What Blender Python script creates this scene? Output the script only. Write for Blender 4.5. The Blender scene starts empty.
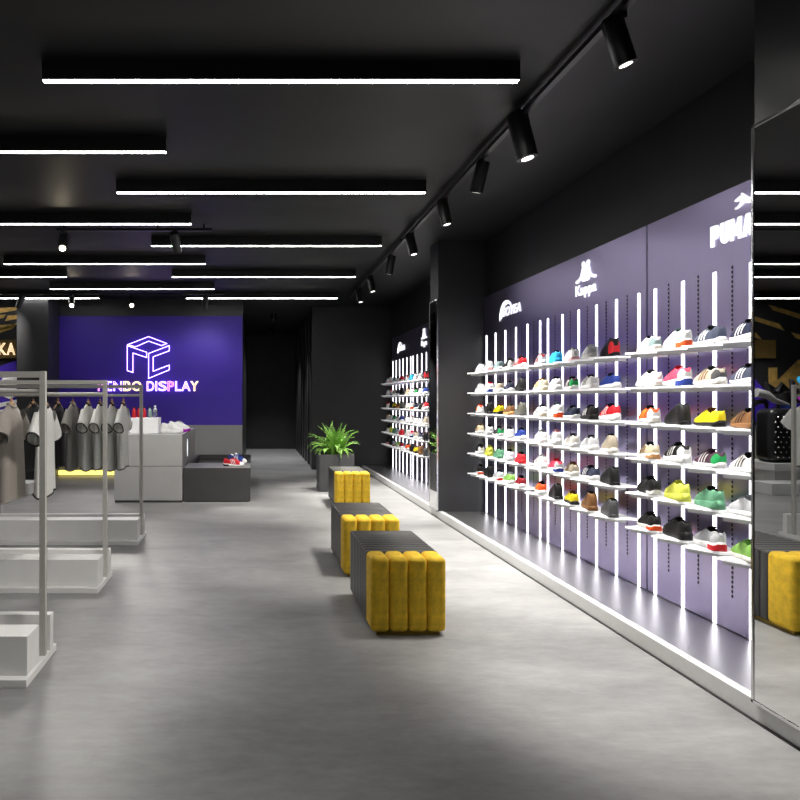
import bpy, bmesh, math, random
from mathutils import Vector, Matrix
R = random.Random(7)
sc = bpy.context.scene
COL = sc.collection
PI = math.pi

# ------------------------------------------------------------------ materials
MATS = {}
def nodes_of(m):
    m.use_nodes = True
    nt = m.node_tree
    b = nt.nodes.get('Principled BSDF')
    return nt, b

def mat(name, col, rough=.5, metal=0., var=.06, scale=40., bump=0., bscale=120., emit=None, estr=0., trans=0., alpha=1., spec=.5, coat=0.):
    if name in MATS: return MATS[name]
    m = bpy.data.materials.new(name)
    nt, b = nodes_of(m)
    b.inputs['Roughness'].default_value = rough
    b.inputs['Metallic'].default_value = metal
    b.inputs['Specular IOR Level'].default_value = spec
    b.inputs['Transmission Weight'].default_value = trans
    b.inputs['Coat Weight'].default_value = coat
    tc = nt.nodes.new('ShaderNodeTexCoord')
    if var > 0:
        n = nt.nodes.new('ShaderNodeTexNoise'); n.inputs['Scale'].default_value = scale; n.inputs['Detail'].default_value = 4
        nt.links.new(tc.outputs['Object'], n.inputs['Vector'])
        r = nt.nodes.new('ShaderNodeValToRGB')
        c0 = [max(0, c*(1-var)) for c in col]; c1 = [min(1, c*(1+var)) for c in col]
        r.color_ramp.elements[0].position = .3; r.color_ramp.elements[1].position = .7
        r.color_ramp.elements[0].color = (*c0, 1); r.color_ramp.elements[1].color = (*c1, 1)
        nt.links.new(n.outputs['Fac'], r.inputs['Fac'])
        nt.links.new(r.outputs['Color'], b.inputs['Base Color'])
    else:
        b.inputs['Base Color'].default_value = (*col, 1)
    if bump > 0:
        n2 = nt.nodes.new('ShaderNodeTexNoise'); n2.inputs['Scale'].default_value = bscale; n2.inputs['Detail'].default_value = 3
        nt.links.new(tc.outputs['Object'], n2.inputs['Vector'])
        bp = nt.nodes.new('ShaderNodeBump'); bp.inputs['Strength'].default_value = bump; bp.inputs['Distance'].default_value = .01
        nt.links.new(n2.outputs['Fac'], bp.inputs['Height'])
        nt.links.new(bp.outputs['Normal'], b.inputs['Normal'])
    if emit:
        b.inputs['Emission Color'].default_value = (*emit, 1)
        b.inputs['Emission Strength'].default_value = estr
    MATS[name] = m
    return m

def s2l(r, g, b):
    f = lambda c: (c/255/12.92 if c/255 <= .04045 else ((c/255+.055)/1.055)**2.4)
    return (f(r), f(g), f(b))

def concrete():
    m = bpy.data.materials.new('polished_concrete'); nt, b = nodes_of(m)
    tc = nt.nodes.new('ShaderNodeTexCoord')
    mp = nt.nodes.new('ShaderNodeMapping'); mp.inputs['Scale'].default_value = (.55, 1.2, 1)
    nt.links.new(tc.outputs['Object'], mp.inputs['Vector'])
    n1 = nt.nodes.new('ShaderNodeTexNoise'); n1.inputs['Scale'].default_value = 1.6; n1.inputs['Detail'].default_value = 9; n1.inputs['Roughness'].default_value = .62
    n1.inputs['Distortion'].default_value = .6
    n2 = nt.nodes.new('ShaderNodeTexNoise'); n2.inputs['Scale'].default_value = 14; n2.inputs['Detail'].default_value = 6; n2.inputs['Roughness'].default_value = .7
    nt.links.new(mp.outputs[0], n1.inputs['Vector']); nt.links.new(mp.outputs[0], n2.inputs['Vector'])
    mx = nt.nodes.new('ShaderNodeMix'); mx.data_type = 'FLOAT'; mx.inputs[0].default_value = .35
    nt.links.new(n1.outputs['Fac'], mx.inputs[2]); nt.links.new(n2.outputs['Fac'], mx.inputs[3])
    r = nt.nodes.new('ShaderNodeValToRGB')
    r.color_ramp.elements[0].position = .32; r.color_ramp.elements[0].color = (.16, .16, .162, 1)
    r.color_ramp.elements[1].position = .68; r.color_ramp.elements[1].color = (.34, .34, .338, 1)
    nt.links.new(mx.outputs[0], r.inputs['Fac']); nt.links.new(r.outputs['Color'], b.inputs['Base Color'])
    mr = nt.nodes.new('ShaderNodeMapRange'); mr.inputs[3].default_value = .34; mr.inputs[4].default_value = .52
    nt.links.new(mx.outputs[0], mr.inputs[0]); nt.links.new(mr.outputs[0], b.inputs['Roughness'])
    bp = nt.nodes.new('ShaderNodeBump'); bp.inputs['Strength'].default_value = .06; bp.inputs['Distance'].default_value = .01
    nt.links.new(n2.outputs['Fac'], bp.inputs['Height']); nt.links.new(bp.outputs['Normal'], b.inputs['Normal'])
    return m

def brushed(name, col, rough, stretch, dv=.008):
    m = bpy.data.materials.new(name); nt, b = nodes_of(m)
    tc = nt.nodes.new('ShaderNodeTexCoord'); mp = nt.nodes.new('ShaderNodeMapping'); mp.inputs['Scale'].default_value = stretch
    nt.links.new(tc.outputs['Object'], mp.inputs['Vector'])
    n = nt.nodes.new('ShaderNodeTexNoise'); n.inputs['Scale'].default_value = 6; n.inputs['Detail'].default_value = 5
    nt.links.new(mp.outputs[0], n.inputs['Vector'])
    mr = nt.nodes.new('ShaderNodeMapRange'); mr.inputs[3].default_value = rough-dv; mr.inputs[4].default_value = rough+dv
    nt.links.new(n.outputs['Fac'], mr.inputs[0]); nt.links.new(mr.outputs[0], b.inputs['Roughness'])
    b.inputs['Base Color'].default_value = (*col, 1); b.inputs['Metallic'].default_value = 1.
    return m

M_floor = concrete()
M_black = mat('black_paint', (.022, .022, .024), .42, var=.1, scale=3)
M_ceil = mat('black_ceiling', (.0065, .0065, .0075), .5, var=.1, scale=3, spec=.3)
M_colm = mat('charcoal_paint', (.03, .03, .032), .45, var=.1, scale=3)
M_purple = mat('purple_paint', (.052, .02, .40), .5, var=.04, scale=2)
M_dado = mat('grey_dado', (.30, .30, .30), .4, var=.04, scale=2)
M_panel = brushed('silver_panel_reflection_tint', (.44, .395, .61), .3, (1, 1, 14))  # lavender in the base colour stands in for the purple wall's reflection
M_plat = brushed('brushed_steel_platform', (.5, .5, .51), .33, (1, 4, 1))
M_kerb = mat('pale_stone', (.62, .62, .62), .4, var=.03)
M_mirror = mat('mirror_glass', (.86, .87, .87), .005, 1., var=0)
M_chrome = mat('chrome', (.75, .75, .76), .15, 1., var=.02)
M_led = mat('white_led', (.9, .9, .9), .5, var=0, emit=(1, .98, 1), estr=5.2)
M_bar = mat('white_light_bar', (.9, .9, .9), .5, var=0, emit=(1, .98, .96), estr=24.)
M_sign = mat('white_sign_face', (.95, .95, .95), .5, var=0, emit=(1, 1, 1), estr=1.15)
M_lens = mat('lit_lens', (.9, .9, .9), .5, var=0, emit=(1, .95, .88), estr=3.)
M_lenshot = mat('hot_lens', (.9, .9, .9), .5, var=0, emit=(1, .85, .6), estr=120.)
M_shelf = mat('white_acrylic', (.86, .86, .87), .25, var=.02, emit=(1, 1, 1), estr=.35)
M_rail = mat('clear_acrylic_rail', (.8, .8, .82), .2, var=.02, trans=.35)
M_slot = mat('black_slots', (.01, .01, .015), .6, var=.1)
M_metalblk = mat('black_metal', (.012, .012, .013), .38, var=.1)
M_rack = mat('grey_rack_steel', (.50, .49, .46), .4, .15, var=.04)
M_plinth = mat('white_plinth', (.84, .84, .83), .35, var=.03, scale=6)
M_ctr = mat('grey_counter', (.42, .42, .415), .35, var=.04, scale=4)
M_ctrtop = mat('pale_countertop', (.62, .62, .63), .25, var=.03, scale=4)
M_dark = mat('charcoal_laminate', (.052, .052, .052), .4, var=.08, scale=5)
M_darkrim = mat('grey_rim', (.2, .2, .2), .35, var=.05, scale=5)
M_blackin = mat('black_gloss', (.006, .006, .006), .12, var=.1)
M_yel = mat('mustard_velvet', (.74, .47, .02), .8, var=.2, scale=22, bump=.25, bscale=160)
M_rib = mat('black_ribbed_leather', (.03, .029, .027), .42, var=.12, scale=30, bump=.15)
M_yled = mat('yellow_led', (.9, .8, .2), .5, var=0, emit=(1., .82, .2), estr=1.6)
M_leaf = mat('fern_green', (.17, .36, .05), .5, var=.35, scale=9)
M_leaf.node_tree.nodes['Principled BSDF'].inputs['Subsurface Weight'].default_value = 0
M_soil = mat('dark_soil', (.03, .02, .012), .9, var=.3)
M_pot = mat('charcoal_planter', (.05, .05, .052), .45, var=.08, scale=4)
M_wood = mat('hanger_wood', (.52, .27, .13), .45, var=.15)
M_gold = mat('gold_foil', (.75, .48, .14), .35, .6, var=.25, scale=12)
M_brown = mat('brown_board', (.13, .08, .02), .5, var=.2)

# ------------------------------------------------------------------ object helpers
def link(o, parent=None):
    COL.objects.link(o)
    if parent is not None: o.parent = parent
    return o
def mesh_from(name, V, F, smooth=False):
    me = bpy.data.meshes.new(name)
    me.from_pydata([tuple(v) for v in V], [], F)
    me.validate(); me.update()
    if smooth:
        for p in me.polygons: p.use_smooth = True
    return me
class MB:
    def __init__(self): self.V = []; self.F = []
    def add(self, V, F):
        k = len(self.V); self.V += [Vector(v) for v in V]; self.F += [tuple(i+k for i in f) for f in F]
        return self
    def box(self, x0, x1, y0, y1, z0, z1):
        V = [(x0,y0,z0),(x1,y0,z0),(x1,y1,z0),(x0,y1,z0),(x0,y0,z1),(x1,y0,z1),(x1,y1,z1),(x0,y1,z1)]
        return self.add(V, [(0,3,2,1),(4,5,6,7),(0,1,5,4),(1,2,6,5),(2,3,7,6),(3,0,4,7)])
    def prism(self, pts, z0, z1):
        n = len(pts)
        V = [(x,y,z0) for x,y in pts] + [(x,y,z1) for x,y in pts]
        F = [tuple(range(n-1,-1,-1)), tuple(range(n,2*n))] + [(i,(i+1)%n,n+(i+1)%n,n+i) for i in range(n)]
        return self.add(V, F)
    def bevbox(self, x0, x1, y0, y1, z0, z1, bw, seg=3):
        bm = bmesh.new(); bmesh.ops.create_cube(bm, size=1)
        for v in bm.verts:
            v.co = Vector(((x0+x1)/2+v.co.x*(x1-x0), (y0+y1)/2+v.co.y*(y1-y0), (z0+z1)/2+v.co.z*(z1-z0)))
        bmesh.ops.bevel(bm, geom=bm.edges[:], offset=bw, segments=seg, affect='EDGES', profile=.5)
        bm.verts.index_update()
        self.add([v.co.copy() for v in bm.verts], [tuple(v.index for v in f.verts) for f in bm.faces]); bm.free()
        return self
    def tube(self, pts, r, n=8, cap=True):
        pts = [Vector(p) for p in pts]; rings = []; k = len(self.V)
        rr = r if isinstance(r, (list, tuple)) else [r]*len(pts)
        for i, p in enumerate(pts):
            d = (pts[min(i+1, len(pts)-1)] - pts[max(i-1, 0)]).normalized()
            a = d.orthogonal().normalized() if i == 0 else (prev - d*prev.dot(d)).normalized()
            prev = a; b = d.cross(a)
            for j in range(n):
                t = 2*PI*j/n
                self.V.append(p + (a*math.cos(t) + b*math.sin(t))*rr[i])
        for i in range(len(pts)-1):
            for j in range(n):
                self.F.append((k+i*n+j, k+i*n+(j+1)%n, k+(i+1)*n+(j+1)%n, k+(i+1)*n+j))
        if cap:
            self.F.append(tuple(k+j for j in range(n-1,-1,-1))); self.F.append(tuple(k+(len(pts)-1)*n+j for j in range(n)))
        return self
    def lathe(self, prof, n=20, c=(0,0,0)):
        k = len(self.V)
        for r, z in prof:
            for j in range(n):
                t = 2*PI*j/n; self.V.append(Vector((c[0]+r*math.cos(t), c[1]+r*math.sin(t), c[2]+z)))
        for i in range(len(prof)-1):
            for j in range(n):
                self.F.append((k+i*n+j, k+i*n+(j+1)%n, k+(i+1)*n+(j+1)%n, k+(i+1)*n+j))
        self.F.append(tuple(k+j for j in range(n-1,-1,-1))); self.F.append(tuple(k+(len(prof)-1)*n+j for j in range(n)))
        return self
    def build(self, name, m, parent=None, smooth=False, bevel=0):
        me = mesh_from(name, self.V, self.F, smooth)
        for x in (m if isinstance(m, (list, tuple)) else [m]): me.materials.append(x)
        o = link(bpy.data.objects.new(name, me), parent)
        if bevel:
            b = o.modifiers.new('bevel', 'BEVEL'); b.width = bevel; b.segments = 2; b.limit_method = 'ANGLE'
        if smooth:
            try: me.set_sharp_from_angle(angle=math.radians(50))
            except Exception: pass
        return o
def empty(name, loc=(0,0,0), rz=0):
    o = bpy.data.objects.new(name, None); o.location = loc; o.rotation_euler = (0,0,rz); o.empty_display_size = .1
    return link(o)
LABELS = {}
def tag(o, label, cat, group=None):
    n = len(label.split())
    if not 4 <= n <= 16: print('LABEL LENGTH', n, label)
    if label in LABELS: print('LABEL DUP', label)
    LABELS[label] = 1
    o['label'] = label; o['category'] = cat
    if group: o['group'] = group
    return o
def struct(o, label=None):
    o['kind'] = 'structure'
    if label: o['label'] = label; o['category'] = 'room'
    return o
def copy_tree(o, parent=None):
    c = o.copy(); link(c)
    if parent is not None: c.parent = parent
    for ch in list(o.children): copy_tree(ch, c)
    return c
def curve_mesh(loops, ext=.01, bevel=0, fill=True):
    cu = bpy.data.curves.new('c', 'CURVE'); cu.dimensions = '2D'; cu.fill_mode = 'BOTH' if fill else 'NONE'
    cu.extrude = ext if fill else 0; cu.bevel_depth = bevel; cu.bevel_resolution = 2
    for lp in loops:
        s = cu.splines.new('POLY'); s.points.add(len(lp)-1); s.use_cyclic_u = True
        for p, q in zip(s.points, lp): p.co = (q[0], q[1], 0, 1)
    o = bpy.data.objects.new('c', cu); link(o)
    me = bpy.data.meshes.new_from_object(o.evaluated_get(bpy.context.evaluated_depsgraph_get()))
    bpy.data.objects.remove(o); bpy.data.curves.remove(cu)
    return me
def text_mesh(s, size=1., ext=.01, bevel=0., fill=True, offset=0., shear=0.):
    cu = bpy.data.curves.new('t', 'FONT'); cu.body = s; cu.size = size; cu.shear = shear
    cu.fill_mode = 'BOTH' if fill else 'NONE'; cu.extrude = ext if fill else 0; cu.bevel_depth = bevel; cu.bevel_resolution = 2
    cu.offset = offset; cu.resolution_u = 4
    o = bpy.data.objects.new('t', cu); link(o)
    me = bpy.data.meshes.new_from_object(o.evaluated_get(bpy.context.evaluated_depsgraph_get()))
    bpy.data.objects.remove(o); bpy.data.curves.remove(cu)
    return me
def fit(me, x0, x1, y0, y1):
    xs = [v.co.x for v in me.vertices]; ys = [v.co.y for v in me.vertices]
    a, b, c, d = min(xs), max(xs), min(ys), max(ys)
    for v in me.vertices:
        v.co.x = x0 + (v.co.x-a)/(b-a)*(x1-x0); v.co.y = y0 + (v.co.y-c)/(d-c)*(y1-y0)
    return me
def mobj(name, me, m, parent=None):
    me.materials.clear(); me.materials.append(m); me.name = name
    return link(bpy.data.objects.new(name, me), parent)

# ------------------------------------------------------------------ dimensions (camera at origin, looking along +Y)
EYE = 1.4; F = 700.
CEIL = 3.28
XP = 2.715      # face of the display panels
XK = 2.19       # front of the stone kerb
XM = 2.168       # mirror faces of the two pilasters
ZP = .09        # platform height

# ------------------------------------------------------------------ setting
struct(MB().box(-9, 3.4, -3, 20.4, -.1, 0).build('floor', M_floor))
struct(MB().box(-9, 3.4, -3, 20.4, CEIL, CEIL+.1).build('ceiling', M_ceil))
struct(MB().box(2.76, 3.0, -3, 14.08, 0, CEIL).build('wall_right', M_black))
struct(MB().box(-9.1, -9, -3, 20.4, 0, CEIL).build('wall_left', M_black))
struct(MB().box(-9, 3.4, -3.1, -3, 0, CEIL).build('wall_front', M_black))
struct(MB().box(1.18, 3.0, 14.08, 14.3, 0, CEIL).build('wall_back', M_black))
wr = struct(MB().box(-3.62, -.2, 13.0, 13.2, .936, 2.96).build('wall_reception', M_purple))
struct(MB().box(-4.2, -.19, 13.02, 13.2, 2.96, CEIL).build('trim_1', M_black))
struct(MB().box(-9, -.2, 12.985, 13.2, .12, .936).build('baseboard_back', M_dado))
struct(MB().box(-9, -.2, 13.0, 13.2, .0, .12).build('trim_2', M_dado))
led = MB().box(-8.5, -1.0, 12.95, 12.985, .015, .095).build('trim_3', M_yled); struct(led)
struct(MB().box(-9, -3.62, 13.02, 13.2, .936, CEIL).build('wall_mural', M_black))
struct(MB().box(-.26, -.19, 13.2, 20.1, 0, CEIL).build('wall_corridor_left', M_black))
struct(MB().box(-.3, 3.0, 20.1, 20.3, 0, CEIL).build('wall_corridor_end', M_colm))
struct(MB().box(1.5, 1.6, 14.3, 20.1, 0, CEIL).build('wall_corridor_right', M_black))
for k in range(7):
    y = 14.45 + k*.8
    o = MB().box(1.2, 1.5, y, y+.38, 0, 2.25).box(1.19, 1.5, y-.04, y+.30, 2.25, CEIL).build('trim_%d' % (10+k), M_black); struct(o)
struct(MB().box(-4.15, -3.6, 12.3, 13.02, 0, CEIL).build('column_left', M_colm))
# platform with kerb along the right wall
struct(MB().box(XK, XK+.05, -1, 14.08, 0, ZP).build('trim_kerb', M_kerb))
struct(MB().box(XK+.05, 2.76, -1, 14.08, 0, ZP-.004).build('trim_platform', M_plat))
struct(MB().box(XK-.012, XK, -1, 14.08, 0, .006).build('trim_shadow_gap', M_metalblk))

def pilaster(y0, y1, lab_m):
    c = MB().box(XM+.012, 2.76, y0, y1, ZP-.004, CEIL).build('column_right', M_black); struct(c)
    root = empty('wall_mirror', (XM, (y0+y1)/2, ZP))
    h = 2.59 - ZP; w = (y1-y0)/2
    MB().box(0, .01, -w+.012, w-.012, .012, h-.012).build('glass', M_mirror, root)
    MB().box(-.004, .012, -w, -w+.012, 0, h).box(-.004, .012, w-.012, w, 0, h).box(-.004, .012, -w, w, h-.012, h).box(-.004, .012, -w, w, 0, .012).build('frame', M_chrome, root)
    tag(root, lab_m, 'mirror')
pilaster(2.1, 3.042, 'tall mirror on the near pilaster at the right picture edge reflecting the shop')
pilaster(8.24, 8.6, 'narrow chrome framed mirror on the far black pilaster beside the shelves')

# ------------------------------------------------------------------ display bays
ROWZ = [1.713, 1.484, 1.251, 1.021, .792, .562]
PITCH = .3035
def make_bay():
    root = empty('display_wall_bay')
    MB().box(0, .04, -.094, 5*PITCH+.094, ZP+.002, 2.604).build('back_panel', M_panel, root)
    st = MB().box(-.0025, -.0002, -.0145, .0145, ZP, 2.15)
    me = None
    for k in range(6):
        if me is None:
            o = st.build('light_strip', M_led, root); me = o.data
        else: o = link(bpy.data.objects.new('light_strip', me), root)
        o.location = (0, k*PITCH, 0)
    sl = MB(); z = .28
    while z < 2.16:
        sl.box(-.003, -.0005, -.005, .005, z, z+.016); z += .027
    me = None
    for k in range(5):
        if me is None:
            o = sl.build('slotted_strip', M_slot, root); me = o.data
        else: o = link(bpy.data.objects.new('slotted_strip', me), root)
        o.location = (0, (k+.5)*PITCH, 0)
    tray = MB().prism([(-.247, .225), (-.14, .022), (-.002, .012), (-.002, .292)][::-1], -.012, 0)
    # prism winding: make it counter-clockwise seen from above
    lip = MB().prism([(-.215, .215), (-.115, .06), (-.06, .06), (-.06, .25)][::-1], -.036, -.0125)
    t0 = l0 = None
    for zr in ROWZ:
        for k in range(5):
            if t0 is None:
                a = tray.build('shelf', M_shelf, root); t0 = a.data
                b = lip.build('support_rail', M_rail, a); l0 = b.data
            else:
                a = link(bpy.data.objects.new('shelf', t0), root); b = link(bpy.data.objects.new('support_rail', l0), a)
            a.location = (0, k*PITCH, zr)
    return root
BAYS = {'cat': 3.205, 'pair': 4.924, 'arc': 6.618, 'fpair': 10.35, 'farc': 12.05, 'fhid': 8.66}
bay0 = make_bay()
for i, (k, lab) in enumerate([('cat', 'silver shoe display bay with light strips under the leaping cat sign'),
               ('pair', 'silver shoe display bay with light strips under the seated pair sign'),
               ('arc', 'silver shoe display bay with light strips under the arc sign before the column'),
               ('fpair', 'far shoe display bay just beyond the column under its own seated pair sign'),
               ('farc', 'farthest shoe display bay beyond the column next to the back wall'),
               ('fhid', 'shoe display bay hidden directly behind the black pilaster')]):
    if k == 'fhid': continue
    o = bay0 if i == 0 else copy_tree(bay0)
    o.location = (XP, BAYS[k], 0)
    tag(o, lab, 'shelving', 'shoe display bays on the right wall')

# signs (local x runs towards the viewer, so letters read left to right)
def sign_root(yc, z, lab):
    o = empty('illuminated_sign', (XP-.006, yc, z)); o.rotation_euler = (PI/2, 0, -PI/2)
    return tag(o, lab, 'sign', 'white glowing signs above the shoe shelves')
def ell(cx, cy, rx, ry, a0, a1, n=14):
    return [(cx+rx*math.cos(a0+(a1-a0)*i/n), cy+ry*math.sin(a0+(a1-a0)*i/n)) for i in range(n+1)]
def sign_cat(yc):
    o = sign_root(yc, 2.30, 'white glowing leaping cat emblem above a bold wordmark beside the near mirror')
    Pl = [[(0,0),(0,1),(.5,1)]+ell(.5,.67,.27,.33,PI/2,-PI/2)+[(.3,.34),(.3,0)], [(.3,.52),(.3,.84),(.43,.84),(.47,.78),(.47,.58),(.43,.52)]]
    Ul = [[(0,1),(0,.3)]+ell(.36,.3,.36,.3,PI,2*PI)+[(.72,1),(.44,1),(.44,.26),(.36,.17),(.28,.26),(.28,1)]]
    Ml = [[(0,0),(0,1),(.26,1),(.45,.52),(.64,1),(.9,1),(.9,0),(.64,0),(.64,.5),(.52,.18),(.38,.18),(.26,.5),(.26,0)]]
    Al = [[(0,0),(.2,.86),(.27,1),(.53,1),(.6,.86),(.8,0),(.52,0),(.49,.16),(.31,.16),(.28,0)], [(.34,.32),(.46,.32),(.4,.75)]]
    x = -.178; sx = .101; sy = .122
    for lp, w in ((Pl, .77), (Ul, .72), (Ml, .9), (Al, .8)):
        me = curve_mesh([[(a*sx+x, b*sy) for a, b in l] for l in lp], .003)
        mobj('letter', me, M_sign, o); x += (w+.1)*sx
    cat = [(0,12),(3,17),(9,20),(15,18),(22,15),(30,13),(40,17),(50,24),(58,31),(64,35),(66,33),(63,28),(70,30),(76,27),(82,25),(85,22),(80,20),(72,20),(66,17),
           (70,12),(77,8),(84,7),(83,4),(76,4),(66,7),(58,11),(50,9),(40,6),(30,4),(22,5),(14,3),(6,-2),(0,-4),(-3,-2),(2,2),(8,6),(6,9),(1,8)]
    me = curve_mesh([[(.029 + (85-a)*.0027, .160 + b*.0025) for a, b in cat]], .003)
    mobj('emblem', me, M_sign, o)
def sign_pair(yc, lab):
    o = sign_root(yc, 2.262, lab)
    z = [(160,455),(195,400),(215,300),(240,270),(240,180),(265,150),(285,165),(292,215),(300,150),(325,130),(345,160),(355,225),(375,245),(395,310),(437,350),(400,375),(365,340),(345,395),(315,410),(300,395),(265,425),(240,380),(205,440),(170,465)]
    pts = []
    for a, b in z:
        bb = b + .36*(a-300)
        pts.append(((a-300)*.075*.0168, .275-(bb-140)*.075*.0081))
    # two seated figures, mirrored so that they sit back to back
    half = [(.0,.10),(-.014,.135),(-.008,.20),(-.018,.246),(-.042,.262),(-.064,.245),(-.066,.205),(-.052,.188),(-.066,.165),(-.082,.10),(-.10,.06),(-.135,.045),(-.17,.03),(-.172,.0),(-.145,-.005),(-.115,.012),(-.082,.03),(-.07,.045),(-.055,.0),(-.02,-.01),(.0,.0)]
    def sm(l): return [(x, .112 + y*.62) for x, y in l]
    lhs = sm(half); rhs = [(-x, y) for x, y in lhs][::-1]
    me = curve_mesh([lhs + rhs[1:-1]], .003); mobj('emblem', me, M_sign, o)
    me = text_mesh('Kappa', .12, .003, offset=.001); fit(me, -.178, .172, -.025, .09); mobj('wordmark', me, M_sign, o)
def sign_arc(yc, lab):
    o = sign_root(yc, 2.30, lab)
    outer = ell(-.12, .0, .19, .168, PI*1.03, PI*.22, 20); inner = ell(-.085, -.012, .165, .138, PI*.24, PI*.98, 20)
    me = curve_mesh([outer + inner], .003); mobj('emblem', me, M_sign, o)
    tail = [(-.315,-.035),(-.29,.03),(-.245,.075),(-.225,.035),(-.27,.0)]
    me = curve_mesh([tail], .003); mobj('emblem', me, M_sign, o)
    me = text_mesh('SOYEA', .12, .003, offset=.002, shear=.25); fit(me, -.225, .29, .0, .095); mobj('wordmark', me, M_sign, o)
sign_cat(3.965)
sign_pair(5.70, 'white glowing seated pair emblem and wordmark above the middle shoe bay')
sign_arc(7.38, 'white glowing arc emblem with slanted lettering above the shelves before the column')
sign_pair(11.1, 'small distant white seated pair emblem glowing just beyond the column')
sign_arc(12.8, 'smallest farthest white arc emblem glowing near the back wall')

# ------------------------------------------------------------------ sneakers
def lerp(tb, t):
    if t <= tb[0][0]: return tb[0][1]
    for (a, x), (b, y) in zip(tb, tb[1:]):
        if t <= b:
            u = (t-a)/(b-a); return x + (y-x)*u
    return tb[-1][1]
W_T = [(0,.016),(.02,.024),(.06,.031),(.14,.035),(.28,.034),(.45,.037),(.6,.043),(.72,.0455),(.82,.044),(.9,.037),(.96,.026),(.99,.014),(1,.006)]
STY = {
 'run':  dict(hs=.030, ts=.018, zt=[(0,.066),(.03,.084),(.07,.092),(.16,.086),(.26,.077),(.36,.082),(.44,.093),(.54,.087),(.7,.068),(.84,.053),(.94,.040),(1,.026)], open=(.06,.43)),
 'low':  dict(hs=.024, ts=.018, zt=[(0,.066),(.03,.082),(.07,.088),(.16,.08),(.26,.07),(.36,.076),(.44,.09),(.54,.083),(.7,.063),(.84,.049),(.94,.038),(1,.026)], open=(.06,.43)),
 'chunk':dict(hs=.042, ts=.026, zt=[(0,.08),(.03,.098),(.07,.106),(.16,.1),(.26,.092),(.36,.097),(.44,.107),(.54,.098),(.7,.078),(.84,.062),(.94,.048),(1,.034)], open=(.06,.43)),
 'high': dict(hs=.028, ts=.02, zt=[(0,.08),(.03,.11),(.07,.122),(.16,.122),(.26,.116),(.34,.118),(.42,.118),(.54,.094),(.7,.07),(.84,.056),(.94,.042),(1,.028)], open=(.07,.36)),
 'slip': dict(hs=.016, ts=.012, zt=[(0,.07),(.03,.10),(.07,.116),(.16,.122),(.26,.12),(.34,.12),(.42,.114),(.54,.098),(.7,.078),(.84,.058),(.94,.042),(1,.026)], open=(.09,.30)),
}
TS = [0,.01,.03,.06,.1,.15,.2,.26,.32,.37,.41,.44,.48,.54,.6,.66,.72,.78,.84,.89,.93,.96,.985,1.]
L_ = .262
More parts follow.
